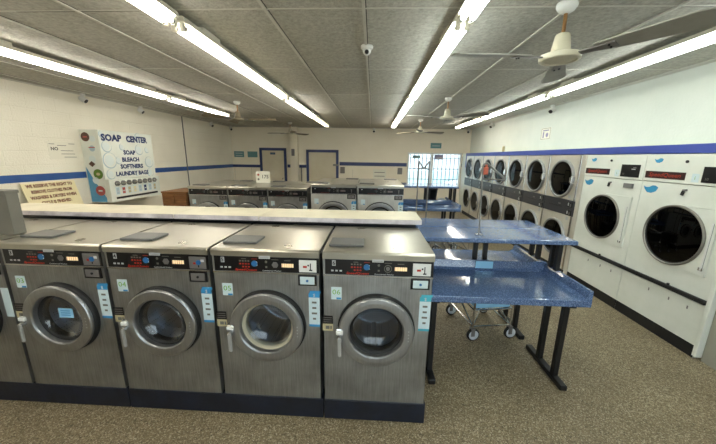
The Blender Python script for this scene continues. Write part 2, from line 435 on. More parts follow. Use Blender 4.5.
# back window
r = MB()
for b in ((WX0, WX0+.05, WZ0, WZ1), (WX1-.05, WX1, WZ0, WZ1), (WX0, WX1, WZ0, WZ0+.05), (WX0, WX1, WZ1-.05, WZ1), (1.985, 2.065, WZ0, WZ1)):
    r.box(b[0], b[1], YB-.01, YB+.06, b[2], b[3], M['frame_w'], .004)
win = struct(r.build('window_1'))
MB().box(WX0+.04, WX1-.04, YB+.02, YB+.026, WZ0+.04, WZ1-.04, M['pane']).build('window_pane', win)
b = MB()
x = WX0+.11
while x < WX1-.05:
    b.cyl((x, YB+.10, WZ0), (x, YB+.10, WZ1), .013, M['bar'], 8); x += .137
for z in (1.06, 1.42, 1.78): b.box(WX0, WX1, YB+.095, YB+.105, z-.011, z+.011, M['bar'])
b.build('window_bars', win)
for nm, x0, x1, z0, z1, m in (('window_notice', 1.36, 1.62, 1.77, 1.87, 'teal'), ('window_notice', 2.12, 2.38, 1.74, 1.90, 'lilac')):
    q = MB(); mt = FRONT(0, YB+.019, 0); q.plate(x0, x1, z0, z1, M[m], mt)
    for k in range(3): q.plate(x0+.03, x1-.03, z0+.02+k*.028, z0+.03+k*.028, M['paper'], FRONT(0, YB+.018, 0))
    tag(q.build(nm), 'small %s notice stuck on the %s pane of the barred window' % (('teal', 'left') if m == 'teal' else ('lilac', 'right')), 'notice')

# outside
struct(MB().box(-30, 30, -30, 40, -.2, -.07, M['pave']).build('ground'))
tag(MB().box(-4, 12, 13.4, 13.6, -.08, 1.25, M['outwall'], .02).build('garden_wall'), 'pale teal low wall outside the barred back window', 'wall')
ob = MB(); ob.box(-6, 14, 17, 24, -.08, 4.4, M['outwhite']); ob.box(-6.2, 14.2, 16.9, 24, 4.4, 4.6, M['outwhite'])
tag(ob.build('white_building'), 'white low building beyond the teal wall outside the window', 'building')
q = MB(); q.prism([(0, .3), (.1, .75), (.8, .9), (1.2, 1.28), (2.6, 1.3), (3.2, .9), (3.9, .75), (4.0, .3)], 11.9, 13.1, 'y', M['outwhite'], .06)
pc = q.build('parked_car', loc=(2.95, 0, 0)); tag(pc, 'white car parked outside behind the right pane of the window', 'car')
q = MB()
for xx in (.75, 3.2):
    q.cyl((xx, 11.86, .25), (xx, 12.05, .25), .32, M['rubber'], 20)
    q.cyl((xx, 12.95, .25), (xx, 13.14, .25), .32, M['rubber'], 20)
q.build('wheel', pc)
q = MB(); q.prism([(1.0, .92), (1.3, 1.22), (2.5, 1.24), (2.95, .92)], 11.885, 13.115, 'y', M['black']); q.build('side_window', pc)

# ------------------------------------------------------------------ washing machines
WY, PZ, WW, WH, WD = 1.703, .1568, .3385, 1.0655, .67     # front plane, plinth top, half width, height, depth
DZ, DR = .706-PZ, .243                                     # door centre and radius (local)
def washer_meshes():
    D = {}
    y0 = 0
    b = MB()
    b.holeplate(-WW, WW, 0, .918, 0, DZ, .19, y0, M['steel'])
    b.box(-WW, -WW+.004, 0, WD, 0, WH-.03, M['steel']).box(WW-.004, WW, 0, WD, 0, WH-.03, M['steel'])
    b.box(-WW, WW, WD-.004, WD, 0, WH-.03, M['steel']).box(-WW, WW, .002, WD, 0, .004, M['steel'])
    b.box(-WW, WW, y0-.002, .02, .912, 1.018, M['steel'])
    b.box(-WW, WW, y0-.004, y0+.002, .908, .914, M['chrome'])
    D['cabinet'] = b.mesh('cabinet')
    t = MB()
    # top sheet rolled over the front edge
    pr_ = [(-.012, WH-.045), (-.013, WH-.012), (-.008, WH-.004), (.004, WH), (WD, WH), (WD, WH-.012), (.012, WH-.012), (.0, WH-.045)]
    t.prism(pr_, -WW-.002, WW+.002, 'x', M['steel_top']); D['top_panel'] = t.mesh('top_panel')
    l = MB(); l.box(-.315, -.09, .095, .262, WH, WH+.016, M['lid'], .006); l.box(-.305, -.10, .258, .274, WH, WH+.012, M['lid'], .004)
    D['soap_lid'] = l.mesh('soap_lid')
    # door: raised ring
    d = MB()
    d.lathe([(.168, -.012), (.171, -.046), (.174, -.052), (.179, -.0555), (.205, -.057), (.229, -.0555), (.235, -.051), (.238, -.044), (.238, -.036)], M['ring'], (0, 0, DZ), 'y', 120, smooth=False)
    d.lathe([(.234, -.037), (.240, -.037), (.2475, -.010), (.2475, .0)], M['rubber'], (0, 0, DZ), 'y', 64)
    for k in range(4): d.plate(.199, .206, DZ-.045+k*.022, DZ-.037+k*.022, M['print'], FRONT(0, -.0565, 0))
    D['door'] = d.mesh('door')
    for nm, m in (('gasket', 'rubber'), ('gasket_cream', 'cream_rubber')):
        q = MB(); q.lathe([(.170, -.020), (.160, -.018), (.150, -.004), (.146, .03), (.17, .05)], M[m], (0, 0, DZ), 'y', 48); D[nm] = q.mesh('gasket')
    gl = MB(); gl.lathe([(.156, -.010), (.13, .012), (.09, .03), (.045, .038), (0, .041)], M['glass_w'], (0, 0, DZ), 'y', 48); D['door_glass'] = gl.mesh('door_glass')
    h = MB()
    h.box(-.252, -.214, -.06, -.002, DZ-.02, DZ+.025, M['chrome'], .006); h.box(-.25, -.206, -.072, -.056, DZ-.008, DZ+.016, M['white'], .004)
    h.cyl((-.228, -.05, DZ-.03), (-.228, -.085, DZ-.03), .016, M['chrome'])
    h.prism([(-.238, DZ-.02), (-.214, DZ-.02), (-.216, DZ-.15), (-.236, DZ-.15)], -.092, -.078, 'y', M['lever'], .004)
    D['door_handle'] = h.mesh('door_handle')
    dr = MB(); dr.lathe([(.19, .002), (.20, .06), (.245, .07), (.245, .45), (.22, .46), (0, .445)], M['drum'], (0, 0, DZ), 'y', 48)
    for k in range(3):
        a = .5+k*2*pi/3; dr.cyl((.235*cos(a), .1, DZ+.235*sin(a)), (.235*cos(a), .44, DZ+.235*sin(a)), .022, M['drum'])
    D['drum'] = dr.mesh('drum')
    # coin plate and coin box
    c = MB(); F = FRONT(0, -.006, 0)
    c.box(.213, .322, -.0075, -.002, .925, 1.005, M['white'], .002)
    c.plate(.238, .262, .955, .968, M['red'], FRONT(0, -.0075, 0)); c.plate(.282, .288, .94, .985, M['black'], FRONT(0, -.0075, 0)); c.plate(.276, .296, .936, .944, M['black'], FRONT(0, -.0075, 0))
    c.plate(.266, .276, .966, .976, M['black'], FRONT(0, -.0075, 0)); D['coin_slot'] = c.mesh('coin_slot')
    c2 = MB(); c2.box(.213, .322, -.0075, -.002, .925, 1.005, M['greyplate'], .002)
    c2.disc((.275, .968), .016, M['blue_key'], FRONT(0, -.0075, 0), .004); c2.plate(.24, .256, .955, .968, M['red'], FRONT(0, -.0075, 0)); c2.plate(.29, .31, .972, .988, M['print'], FRONT(0, -.0075, 0)); c2.plate(.271, .277, .935, .95, M['black'], FRONT(0, -.0075, 0))
    D['coin_slot_grey'] = c2.mesh('coin_slot')
    c3 = MB(); c3.box(.213, .322, -.0075, -.002, .925, 1.005, M['black'], .002); c3.plate(.262, .272, .94, .99, M['greyplate'], FRONT(0, -.0075, 0)); c3.plate(.256, .278, .98, .99, M['greyplate'], FRONT(0, -.0075, 0)); D['coin_slot_black'] = c3.mesh('coin_slot')
    for nm, m, k in (('coin_box', 'sticker', 'blue_key'), ('coin_box_steel', 'greyplate', 'black')):
        q = MB(); q.box(.205, .322, -.010, -.001, .836, .908, M['black'], .003); q.box(.218, .309, -.014, -.008, .847, .897, M[m], .002)
        q.disc((.264, .872), .008, M[k], FRONT(0, -.014, 0), .003); D[nm] = q.mesh('coin_box')
    s = MB(); mt = FRONT(0, -.001, 0)
    s.plate(-.345, -.278, .575, .632, M['black'], mt); s.plate(-.345, -.278, .525, .575, M['cream_label'], mt)
    for k in range(3): s.plate(-.338, -.285, .586+k*.015, .590+k*.015, M['greyplate'], FRONT(0, -.002, 0))
    s.plate(-.325, -.30, .538, .560, M['ink'], FRONT(0, -.002, 0)); s.plate(-.295, -.285, .538, .560, M['ink'], FRONT(0, -.002, 0)); D['latch_label'] = s.mesh('latch_label')
    def strip(bl):
        s = MB(); s.plate(.268, .338, .55, .785, M['sticker'], mt); s.plate(.268, .338, .755, .785, M[bl], FRONT(0, -.0012, 0)); s.plate(.276, .345, .785, .80, M[bl], mt); s.plate(.268, .338, .55, .566, M[bl], FRONT(0, -.0012, 0))
        for k, wd in enumerate((.02, .034, .026, .03)): s.plate(.303-wd/2, .303+wd/2, .60+k*.038, .613+k*.038, M['ink'], FRONT(0, -.0014, 0))
        s.text('$', .03, M['print'], FRONT(0, -.0015, 0), (.303, .77)); return s.mesh('instruction_sticker')
    D['instruction_sticker'] = strip('sky_sticker'); D['instruction_sticker_teal'] = strip('teal_sticker')
    s = MB(); s.plate(.285, .34, .53, .74, M['sticker'], mt); D['instruction_sticker_plain'] = s.mesh('instruction_sticker')
    return D
def panel_mesh(num, dial, far=False):
    p = MB(); p.box(-.325, .338, -.0045, -.001, .918, 1.016, M['black'], .0015)
    F = FRONT(0, -.0045, 0)
    if num:
        p.plate(-.281, -.259, .975, 1.01, M['print'], F); p.text(num, .034, M['black'], FRONT(0, -.0058, 0), (-.270, .992), bold=.02)
    else: p.plate(-.281, -.265, .985, 1.0, M['print'], F)
    for k in range(0 if far else 3): p.plate(-.287+k*.026, -.272+k*.026, .938, .948, M['print'], F)
    for i in range(4):
        for j in range(3):
            if (i, j) != (0, 0) and not far: p.plate(-.165+i*.018, -.154+i*.018, .945+j*.019, .954+j*.019, M['red'] if j < 2 else M['ink'], F)
    p.plate(-.15, -.12, 1.0, 1.004, M['ink'], F); p.plate(-.085, -.05, 1.0, 1.004, M['red_dim'], F)
    p.disc((-.068, .972), .019, M['panel_grey' if far else 'blue_key'], F, .004); p.plate(-.056, -.05, .958, .985, M['sticker'], FRONT(0, -.0062, 0))
    p.disc((.006, .985), .008, M['ink'], F); p.plate(0, .012, .945, .957, M['ink'], F)
    if dial:
        p.lathe([(.020, 0), (.024, 0), (.024, .003), (.020, .003)], M['ink'], (0, 0, 0), 'z', 24, F @ Matrix.Translation((.062, .965, 0)), False); p.disc((.062, .965), .012, M['greyplate'], F, .005)
    else: p.disc((.062, .967), .021, M['greyplate'], F, .002, 6)
    p.plate(.04, .085, .999, 1.003, M['ink'], F); p.plate(.12, .16, .995, .999, M['ink'], F)
    p.plate(.104, .178, .953, .977, M['greyplate' if far else 'led'], F)
    for k in range(5): p.plate(.108+k*.014, .1095+k*.014, .953, .977, M['red_dim'], FRONT(0, -.0055, 0))
    p.text('SpeedQueen', .02, M['red_dark' if far else 'red'], F, (-.125, .93), bold=.02, width=.14, shear=.25)
    far or p.text('Commercial Washer', .012, M['print'], F, (.04, .928), width=.12)
    p.plate(-.035, .035, 1.008, 1.026, M['print'], FRONT(0, -.013, 0)); p.plate(-.028, .028, 1.0145, 1.0165, M['ink'], FRONT(0, -.0142, 0))
    return p.mesh('control_panel')
def number_sticker(num):
    s = MB(); mt = FRONT(0, -.001, 0); s.plate(-.288, -.222, .748, .832, M['sticker'], mt); s.plate(-.255, -.225, .750, .762, M['sky_sticker'], FRONT(0, -.0015, 0))
    if num: s.text(num, .048, M['green_print'], FRONT(0, -.0013, 0), (-.255, .797), width=.05)
    return s.mesh('number_sticker')
WM = washer_meshes()
def ob(name, me, parent, label=None):
    o = bpy.data.objects.new(name, me); COL.objects.link(o); o.parent = parent
    if label: o['label'] = label
    return o
BLANKP = panel_mesh('', True, True); BLANKS = number_sticker('')
def washer(x, y, z, label, num, stick, grey=False, cream=False, strip='instruction_sticker', boxst=False, dial=True, rz=0, lid=True, group='front load washers of the near row'):
    t = thing('washing_machine', label, 'washing machine', (x, y, z), rz, group)
    ob('cabinet', WM['cabinet'], t); ob('top_panel', WM['top_panel'], t); lid and ob('soap_lid', WM['soap_lid'], t, 'grey plastic soap lid')
    d = ob('door', WM['door'], t); ob('gasket', WM['gasket_cream' if cream else 'gasket'], d); ob('door_glass', WM['door_glass'], d); ob('door_handle', WM['door_handle'], d)
    ob('drum', WM['drum'], t)
    ob('control_panel', panel_mesh(num, dial) if num else BLANKP, t, 'black control panel')
    ob('coin_slot', WM['coin_slot_black' if not num else 'coin_slot_grey' if grey else 'coin_slot'], t); ob('coin_box', WM['coin_box_steel' if boxst else 'coin_box'], t)
    ob('latch_label', WM['latch_label'], t)
    ob('number_sticker', number_sticker(stick) if stick else BLANKS, t); ob('instruction_sticker', WM[strip], t)
    return t, d
cx = lambda i: -2.4035+.7*(i-.5)
w2, _ = washer(cx(0), WY, PZ, 'leftmost steel washer of the near row, cut off by the frame edge', '2', '02', grey=True, strip='instruction_sticker_plain', boxst=True, lid=False)
w3, d3 = washer(cx(1), WY, PZ, 'steel washer number 3 with a light blue notice inside its door glass', '3', '03', grey=True, boxst=True, dial=False)
w4, _ = washer(cx(2), WY, PZ, 'steel washer number 4, between the one with the door notice and number 5', '4', '04', grey=True, boxst=True, dial=False)
w5, _ = washer(cx(3), WY, PZ, 'steel washer number 5 with a cream gasket around its door glass', '5', '05', cream=True, dial=False)
w6, _ = washer(cx(4), WY, PZ, 'steel washer number 6 at the right end of the near row, beside the blue table', '6', '06', strip='instruction_sticker_teal')
n = MB(); n.plate(-.05, .05, DZ-.006, DZ+.062, M['notice_blue'], FRONT(.02, -.006, 0)); 
for k in range(3): n.plate(-.035, .03, DZ+.01+k*.016, DZ+.015+k*.016, M['sky_sticker'], FRONT(.02, -.0072, 0))
n.build('door_notice', d3, label='light blue notice')

# plinth under the near row
p = MB()
for a, b_ in ((-3.12, -1.70), (-1.695, -.30), (-.295, .3965)): p.box(a, b_, WY-.006, WY+WD, 0, PZ, M['navy'], .006)
tag(p.build('plinth'), 'dark navy plinth under the near row of steel washers', 'plinth')
# grey metal box on the leftmost washer
bx = MB(); bx.box(-3.09, -2.455, 1.84, 1.915, PZ+WH+.002, 1.53, M['boxgrey'], .004); r = bx.build('metal_box'); tag(r, 'plain grey metal panel box standing on top of the leftmost near washer', 'box')
q = MB(); q.box(-3.094, -2.451, 1.834, 1.921, 1.508, 1.532, M['boxgrey'], .005); q.build('box_lid', r)
# bulkhead behind the near row with cream boards on top
bh = thing('bulkhead', 'low service bulkhead with cream board top behind the near washers', 'bulkhead', (-1.5, 2.57, 0))
MB().box(-1.9, 1.88, -.10, .17, 0, 1.250, M['panel_grey']).build('service_wall', bh)  # dark colour stands in for shade in the gap below the boards
for a, b_, m1 in ((-1.96, -.19, .0), (-.186, .55, .0), (.554, 1.915, 0)):
    q = MB(); q.box(a, b_, -.19, .20, 1.251, 1.288, M['platform'], .004); o = q.build('cover_board', bh)
    q = MB(); q.box(a+.002, b_-.002, -.194, -.1895, 1.249, 1.286, M['edge']); q.build('edge_strip', o, label='peeling white edge strip')

# far island: two rows back to back
FY = 5.1
fx = [-2.935, -2.215, -1.495]; bigx = [-.675, .145]
far_names = ['far steel washer nearest the wooden cabinet', 'far steel washer, middle one of the three small ones', 'far steel washer, third from the wooden cabinet']
proto, _ = washer(fx[0], FY, PZ, far_names[0], '', '', grey=True, boxst=True, group='front load washers of the far row'); proto.scale = (1.04, 1, 1.015)
for x, nme in zip(fx[1:], far_names[1:]): dup(proto, (x, FY, PZ), nme)
sc = (1.18, 1.12, (1.315-PZ)/WH)
b1 = dup(proto, (bigx[0], FY, PZ), 'larger brighter far washer, left of the two at the right end of the row', scale=sc)
b2 = dup(proto, (bigx[1], FY, PZ), 'larger brighter far washer at the right end of the far row', scale=sc)
lc = WM['cabinet'].copy(); lc.materials[0] = M['steel_light']
for r in (b1, b2):
    for ch in r.children:
        if ch.name.startswith('cabinet'): ch.data = lc
sk = ('number_sticker', 'instruction_sticker', 'latch_label', 'gasket', 'door_glass', 'door_handle', 'coin_box')
back_names = ['washer facing the back wall behind the first far washer by the cabinet', 'washer facing the back wall behind the second far washer', 'washer facing the back wall under the white price card', 'large washer facing the back wall behind the left large far washer', 'large washer facing the back wall behind the rightmost far washer']
for i, x in enumerate(fx+bigx):
    dup(proto, (x, FY+2*WD*(1 if i < 3 else 1.12)+.02, PZ), back_names[i], rz=pi, group='washers facing the back wall', scale=sc if i > 2 else (1.04, 1, 1.015))
tag(MB().box(-3.29, .56, FY, FY+2*WD+.02, 0, PZ-.001, M['navy'], .006).build('plinth'), 'dark plinth under the far island of washers', 'plinth')
# price card on the far washers
q = MB(); mt = FRONT(-2.25, 6.0, PZ+WH*1.015+.001); q.box(-.145, .145, 0, .235, 0, .006, M['paper'], mtx=mt)
mt2 = FRONT(-2.25, 5.9935, PZ+WH*1.015)
q.text('175', .10, M['ink'], mt2, (.045, .12), bold=.02); q.disc((-.095, .16), .022, M['red_dim'], mt2); q.disc((-.095, .07), .022, M['ink'], mt2)
q.box(-.06, .06, 0, .006, -.09, .0, M['paper'], mtx=mt)
tag(q.build('price_card'), 'white price card standing on top of the far washers', 'sign')
# wooden cabinet beside the far washers
wc = thing('wooden_cabinet', 'brown wooden cabinet to the left of the far washers', 'cabinet', (-3.63, 5.5, 0))
MB().box(-.21, .27, -.33, .33, 0, 1.09, M['wood'], .004).build('cabinet_body', wc)
MB().box(-.22, .28, -.34, .34, 1.09, 1.12, M['wood'], .006).build('cabinet_top', wc)
for a, b_ in ((-.19, .02), (.04, .25)): 
    dd = MB().box(a, b_, -.345, -.33, .06, 1.06, M['wood'], .004).build('cabinet_door', wc)
    MB().ball((b_-.04 if a < -.1 else a+.04, -.355, .7), .014, M['brass']).build('knob', dd)

# ------------------------------------------------------------------ dryers (built facing -Y, turned to face the aisle)
def glass_bowl(cx_, cz, r, y=-.01): return MB().lathe([(r, y), (r*.6, y-.012), (0, y-.016)], M['glass_d'], (cx_, 0, cz), 'y', 40)
def big_dryer(yc, hw, label, far):
    t = thing('tumble_dryer', label, 'dryer', (XD, yc, 0), -pi/2, 'large white dryers')
    dz, dr = 1.07, .285; dx = .015 if not far else -.005; k_ = 1.0 if far else 1.045
    b = MB(); b.holeplate(-hw, hw, .12, 1.573, dx, dz, .262*k_, 0, M['enamel'])
    b.box(-hw, -hw+.004, 0.001, .80, .0, 1.862, M['enamel']).box(hw-.004, hw, .001, .80, .0, 1.862, M['enamel']).box(-hw, hw, .79, .80, 0, 1.862, M['enamel']).box(-hw, hw, .002, .8, 1.856, 1.862, M['enamel'])
    b.build('cabinet', t)
    MB().box(-hw+.002, hw-.002, -.006, .01, 1.578, 1.862, M['enamel'], .004).build('header_panel', t)
    k = MB(); k.box(-hw, hw, -.004, .02, 0, .12, M['rubber'], .003); k.build('kick_plate', t, label='black kick plate')
    # brand strip
    s = MB(); F = FRONT(0, -.0062, 0); x0 = -hw+.02
    s.box(x0, x0+.425, -.010, -.005, 1.612, 1.686, M['redscreen'], .002); s.text('SpeedQueen', .055, M['red_dim'], FRONT(0, -.0105, 0), (x0+.215, 1.65), bold=.015, width=.34, shear=.2); s.build('brand_strip', t)
    c = MB(); c.box(hw-.31, hw-.055, -.012, -.005, 1.603, 1.747, M['black'], .002)
    c.text('10', .035, M['ink'], FRONT(0, -.0125, 0), (hw-.265, 1.635)); c.plate(hw-.16, hw-.11, 1.69, 1.70, M['print'], FRONT(0, -.012, 0)); c.plate(hw-.14, hw-.10, 1.71, 1.714, M['print'], FRONT(0, -.012, 0)); c.build('coin_panel', t, label='black coin panel')
    st = MB(); st.plate(hw-.40, hw-.335, 1.60, 1.68, M['sticker'], F); st.text('i', .05, M['green_print'], FRONT(0, -.0075, 0), (hw-.368, 1.64)); st.build('guide_sticker', t)
    l = MB(); l.cyl((-.02, -.006, 1.79), (-.02, -.014, 1.79), .014, M['black']); l.build('header_lock', t)
    for (wx, wz, w_, m_) in ((-hw+.11, 1.50, .085, FRONT(0, -.001, 0)), (-hw+.14, 1.80, .05, F)):
        pts = [(wx-w_, wz+w_*.28), (wx-w_*.6, wz+w_*.12), (wx-w_*.2, wz+w_*.16), (wx+w_*.2, wz+w_*.4), (wx+w_*.6, wz+w_*.42), (wx+w_, wz+w_*.2), (wx+w_*.75, wz-w_*.3), (wx+w_*.2, wz-w_*.55), (wx-w_*.4, wz-w_*.5), (wx-w_*.8, wz-w_*.1)]
        MB().prism(pts, 0, .0015, 'z', M['wave'], mtx=m_).build('wave_sticker', t, label='blue wave sticker')
    d = MB(); d.box(dx-dr*.2, hw-.075, -.018, -.001, dz-.26, dz+.26, M['enamel'], .003)
    d2_ = MB(); d2_.holeplate(dx-.305, hw-.075, dz-.305, dz+.305, dx, dz, .272*k_, -.016, M['enamel'])
    d2_.box(hw-.079, hw-.075, -.016, 0, dz-.305, dz+.305, M['enamel']); d2_.box(dx, hw-.075, -.016, 0, dz-.305, dz-.301, M['enamel']); d2_.box(dx, hw-.075, -.016, 0, dz+.301, dz+.305, M['enamel'])
    d.bm.free()
    door = d2_.build('door', t)
    rg = MB(); rg.lathe([(r_*k_, h_) for r_, h_ in ((.289, -.014), (.289, -.030), (.284, -.037), (.277, -.037), (.270, -.028), (.268, -.006), (.262, .0))], M['ring_d'], (dx, 0, dz), 'y', 64); rg.build('door_ring', door)
    gk = MB(); gk.lathe([(r_*k_, h_) for r_, h_ in ((.272, -.026), (.266, -.022), (.258, -.01), (.262, .01))], M['rubber'], (dx, 0, dz), 'y', 48); gk.build('gasket', door)
    glass_bowl(dx, dz, .266*k_, -.016).build('door_glass', door)
    h = MB(); hx = hw-.115; h.box(hx-.004, hx+.010, -.026, -.015, dz-.25, dz+.19, M['white'], .003); h.box(hx+.010, hx+.013, -.0175, -.015, dz-.25, dz+.19, M['grey']); h.box(hx-.02, hx+.02, -.024, -.016, dz-.255, dz-.225, M['chrome'], .003); h.build('door_handle', door)
    dm = MB(); dm.lathe([(.262*k_, .002), (.36, .03), (.36, .70), (0, .72)], M['dryer_drum'], (dx, 0, dz), 'y', 40); dm.build('drum', t)
    e = MB(); e.plate(hw-.22, hw-.10, 1.475, 1.53, M['grey'], FRONT(0, -.001, 0), .02) if far else None
    e.prism([(-.01, 1.47), (.012, 1.465), (.02, 1.51), (.0, 1.515)], -.014, 0, 'y', M['black']); e.prism([(.0, 1.50), (.04, 1.515), (.035, 1.53), (.0, 1.525)], -.012, 0, 'y', M['grey']); e.build('lint_lock', t)
    bp = MB(); bp.box(-hw, hw, -.034, -.001, .528, .572, M['rubber'], .008); bp.cyl((.1, -.02, .57), (.1, -.02, .59), .012, M['black']); bp.build('bumper_rail', t, label='black bumper rail')
    lp = MB(); lp.box(-hw+.003, hw-.003, -.004, .001, .124, .52, M['enamel'], .002)
    for a in (-.1, .12, .3): lp.plate(a, a+.012, .42, .452, M['grey'], FRONT(0, -.004, 0))
    lp.build('lower_panel', t)
    return t
big_dryer(3.017, .452, 'large white dryer at the near right, closest to the camera', False)
big_dryer(3.9375, .464, 'large white dryer between the near one and the stacked dryers', True)
e = MB(); e.box(XD-.02, XD+.05, 2.525, 2.562, .03, 1.866, M['enamel'], .004); struct(e.build('trim_11'))

def stack_dryer(yc, label):
    t = thing('stacked_dryer', label, 'dryer', (XD, yc, 0), -pi/2, 'stacked double dryers'); hw = .383
    b = MB(); b.holeplate(-hw, hw, .10, .95, -.02, .56, .25, 0, M['almond']); b.holeplate(-hw, hw, 1.19, 1.862, -.02, 1.497, .25, 0, M['almond'])
    b.box(-hw, -hw+.004, .001, .80, 0, 1.862, M['almond']).box(hw-.004, hw, .001, .8, 0, 1.862, M['almond']).box(-hw, hw, .79, .8, 0, 1.862, M['almond']).box(-hw, hw, .002, .8, 1.856, 1.862, M['almond'])
    b.build('cabinet', t)
    k = MB(); k.box(-hw, hw, -.004, .02, 0, .10, M['rubber']); k.build('kick_plate', t)
    p = MB(); p.box(-hw+.004, hw-.004, -.012, .02, .955, 1.185, M['panel_grey'], .004)
    F = FRONT(0, -.012, 0); p.plate(-.25, .1, 1.06, 1.08, M['black'], F); p.plate(.0, .06, 1.10, 1.12, M['greyplate'], F)
    p.build('control_panel', t)
    for z in (1.125, 1.0):
        c = MB(); c.box(.22, .345, -.022, -.01, z-.045, z+.045, M['black'], .004); c.plate(.25, .275, z-.02, z+.025, M['print'], FRONT(0, -.022, 0)); c.plate(.30, .325, z-.03, z+.01, M['greyplate'], FRONT(0, -.022, 0)); c.build('coin_slot', t)
    pc_ = MB(); pc_.plate(.22, .27, .88, .93, M['print'], FRONT(0, -.001, 0)); pc_.plate(.20, .25, 1.215, 1.255, M['print'], FRONT(0, -.001, 0)); pc_.build('price_sticker', t)
    for z in (1.497, .56):
        d = MB(); d.lathe([(.298, -.001), (.298, -.028), (.288, -.036), (.272, -.034), (.262, -.02), (.25, .0)], M['ring'], (-.02, 0, z), 'y', 48)
        do = d.build('door', t)
        gk = MB(); gk.lathe([(.268, -.026), (.258, -.022), (.246, -.008), (.25, .01)], M['rubber'], (-.02, 0, z), 'y', 40); gk.build('gasket', do)
        glass_bowl(-.02, z, .254, -.014).build('door_glass', do)
        h = MB(); h.box(.25, .275, -.05, -.0, z-.06, z+.06, M['chrome'], .006); h.box(.225, .262, -.05, -.03, z-.04, z+.04, M['chrome'], .005); h.build('door_handle', do)
        dm = MB(); dm.lathe([(.25, .002), (.33, .03), (.33, .68), (0, .70)], M['dryer_drum'], (-.02, 0, z), 'y', 36); dm.build('drum', t)
    s = MB(); s.box(hw-.045, hw-.010, -.014, 0, .1, .95, M['chrome'], .004); s.box(hw-.045, hw-.010, -.014, 0, 1.19, 1.862, M['chrome'], .004); s.build('edge_trim', t)
    return t
pitch = (9.883-4.485)/7
ordn = ['next to the large white dryers', 'second from the large white dryers', 'third from the large white dryers', 'fourth from the large white dryers', 'third from the far end of the row', 'second from the far end of the row', 'last one at the far end of the row by the window']
sd = stack_dryer(4.485+pitch/2, 'almond double stacked dryer ' + ordn[0])
for k in range(1, 7): dup(sd, (XD, 4.485+pitch*(k+.5), 0), 'almond double stacked dryer ' + ordn[k], rz=-pi/2)
e = MB(); e.box(XD-.012, XD+.05, 4.405, 4.48, 0.0, 1.866, M['almond'], .004); struct(e.build('trim_12'))

# clothes in the fifth dryer from the near end
# ------------------------------------------------------------------ folding tables
def folding_table(loc, label, note):
    t = thing('folding_table', label, 'table', loc, 0, 'blue folding tables')
    L, zt = 1.245, .76
    def top(y0, y1, nm, flip):
        q = MB(); z0 = zt-.055
        q.box(0, L, y0, y1, z0, zt, M['laminate'], .006)
        # raised lip on the two ends with coved inside
        prof = [(0, 0), (.022, 0), (.022, .052), (.014, .072), (0, .072)]
        pr1 = [(L, zt-.055), (L, zt+.075), (L-.02, zt+.075), (L-.032, zt+.055), (L-.045, zt+.02), (L-.075, zt), (L-.075, zt-.05)]
        pr2 = [(L-x_, z_) for x_, z_ in pr1]
        ya, yb = (y0+.006, y1+.0098) if not flip else (y0, y1)
        q.prism(pr1, ya, yb, 'y', M['laminate']); q.prism(pr2, ya, yb, 'y', M['laminate'])
        yy = (y1-.045, y1) if not flip else (y0, y0+.045)
        if not flip: q.prism([(y1, zt-.05), (y1, zt+.085), (y1-.022, zt+.085), (y1-.03, zt+.06), (y1-.04, zt+.02), (y1-.06, zt), (y1-.06, zt-.05)], .01, L-.01, 'x', M['laminate'])
        elif False: q.prism([(y0, zt-.05), (y0, zt+.085), (y0+.022, zt+.085), (y0+.03, zt+.06), (y0+.04, zt+.02), (y0+.06, zt), (y0+.06, zt-.05)], .01, L-.01, 'x', M['laminate'])
        return q.build(nm, t)
    top(0, .625, 'tabletop', False); top(.635, 1.21, 'tabletop', True)
    for y0, y1 in ((.25, .65), (.658, 1.05)):
        q = MB(); q.box(0, L+.0, y0, y1, 1.115, 1.152, M['laminate'], .008); q.build('shelf', t)
    for x in (.10, L-.115):
        for ya, yb, pa, pb in ((-.04, .50, .10, .32), (.63, 1.16, .80, 1.03)):
            q = MB(); q.box(x-.028, x+.028, ya, yb, 0.0, .045, M['blackmetal'], .008); q.box(x-.025, x+.025, ya+.06, yb-.06, zt-.075, zt-.055, M['blackmetal'], .003)
            for pp in (pa, pb): q.box(x-.022, x+.022, pp-.022, pp+.022, .04, zt-.056, M['blackmetal'], .005)
            q.build('leg', t)
    for x, y in ((.60, .70), (.71, .74), (L-.02, .44), (L-.02, .52), (L-.02, .74), (L-.02, .86), (.02, .44), (.02, .86)):
        q = MB(); q.box(x-.02, x+.02, y-.02, y+.02, zt+(.0 if .1 < x < 1.1 else .07), 1.116, M['blackmetal'], .004); q.build('shelf_post', t)
    if note:
        q = MB(); q.box(.575, .735, .5800, .5825, zt+.0065, zt+.084, M['notice_blue']); q.build('taped_notice', t, label='light blue notice taped to the backsplash')
    return t
folding_table((.422, 2.10, 0), 'blue speckled double folding table with upper shelf beside the near washers', True)
folding_table((.60, 5.85, 0), 'blue speckled folding table in front of the barred back window', False).scale = (.94, 1, 1.06)

# hanger rack on the near table shelf
h = thing('hanger_rack', 'chrome hanging pole with orange tag on the near table shelf', 'hanger rack', (.914, 2.46, 1.152))
q = MB(); q.cyl((0, 0, 0), (-.024, 0, .585), .0065, M['grey']); q.cyl((0, 0, 0), (0, 0, .012), .03, M['chrome'], 20); q.build('pole', h)
q = MB(); q.tube([(-.02, 0, .475), (.165, .0, .47)], .0075, M['chrome']); q.build('lower_arm', h)
q = MB(); q.tube([(-.024, 0, .585), (.0, 0, .605), (.165, 0, .475)], .009, M['grey']); q.build('slanted_arm', h)
q = MB(); q.box(-.022, .016, -.016, -.008, .51, .57, M['orange'], .004); q.box(-.012, .006, -.018, -.008, .57, .59, M['orange'], .003); q.build('tag', h, label='orange tag')

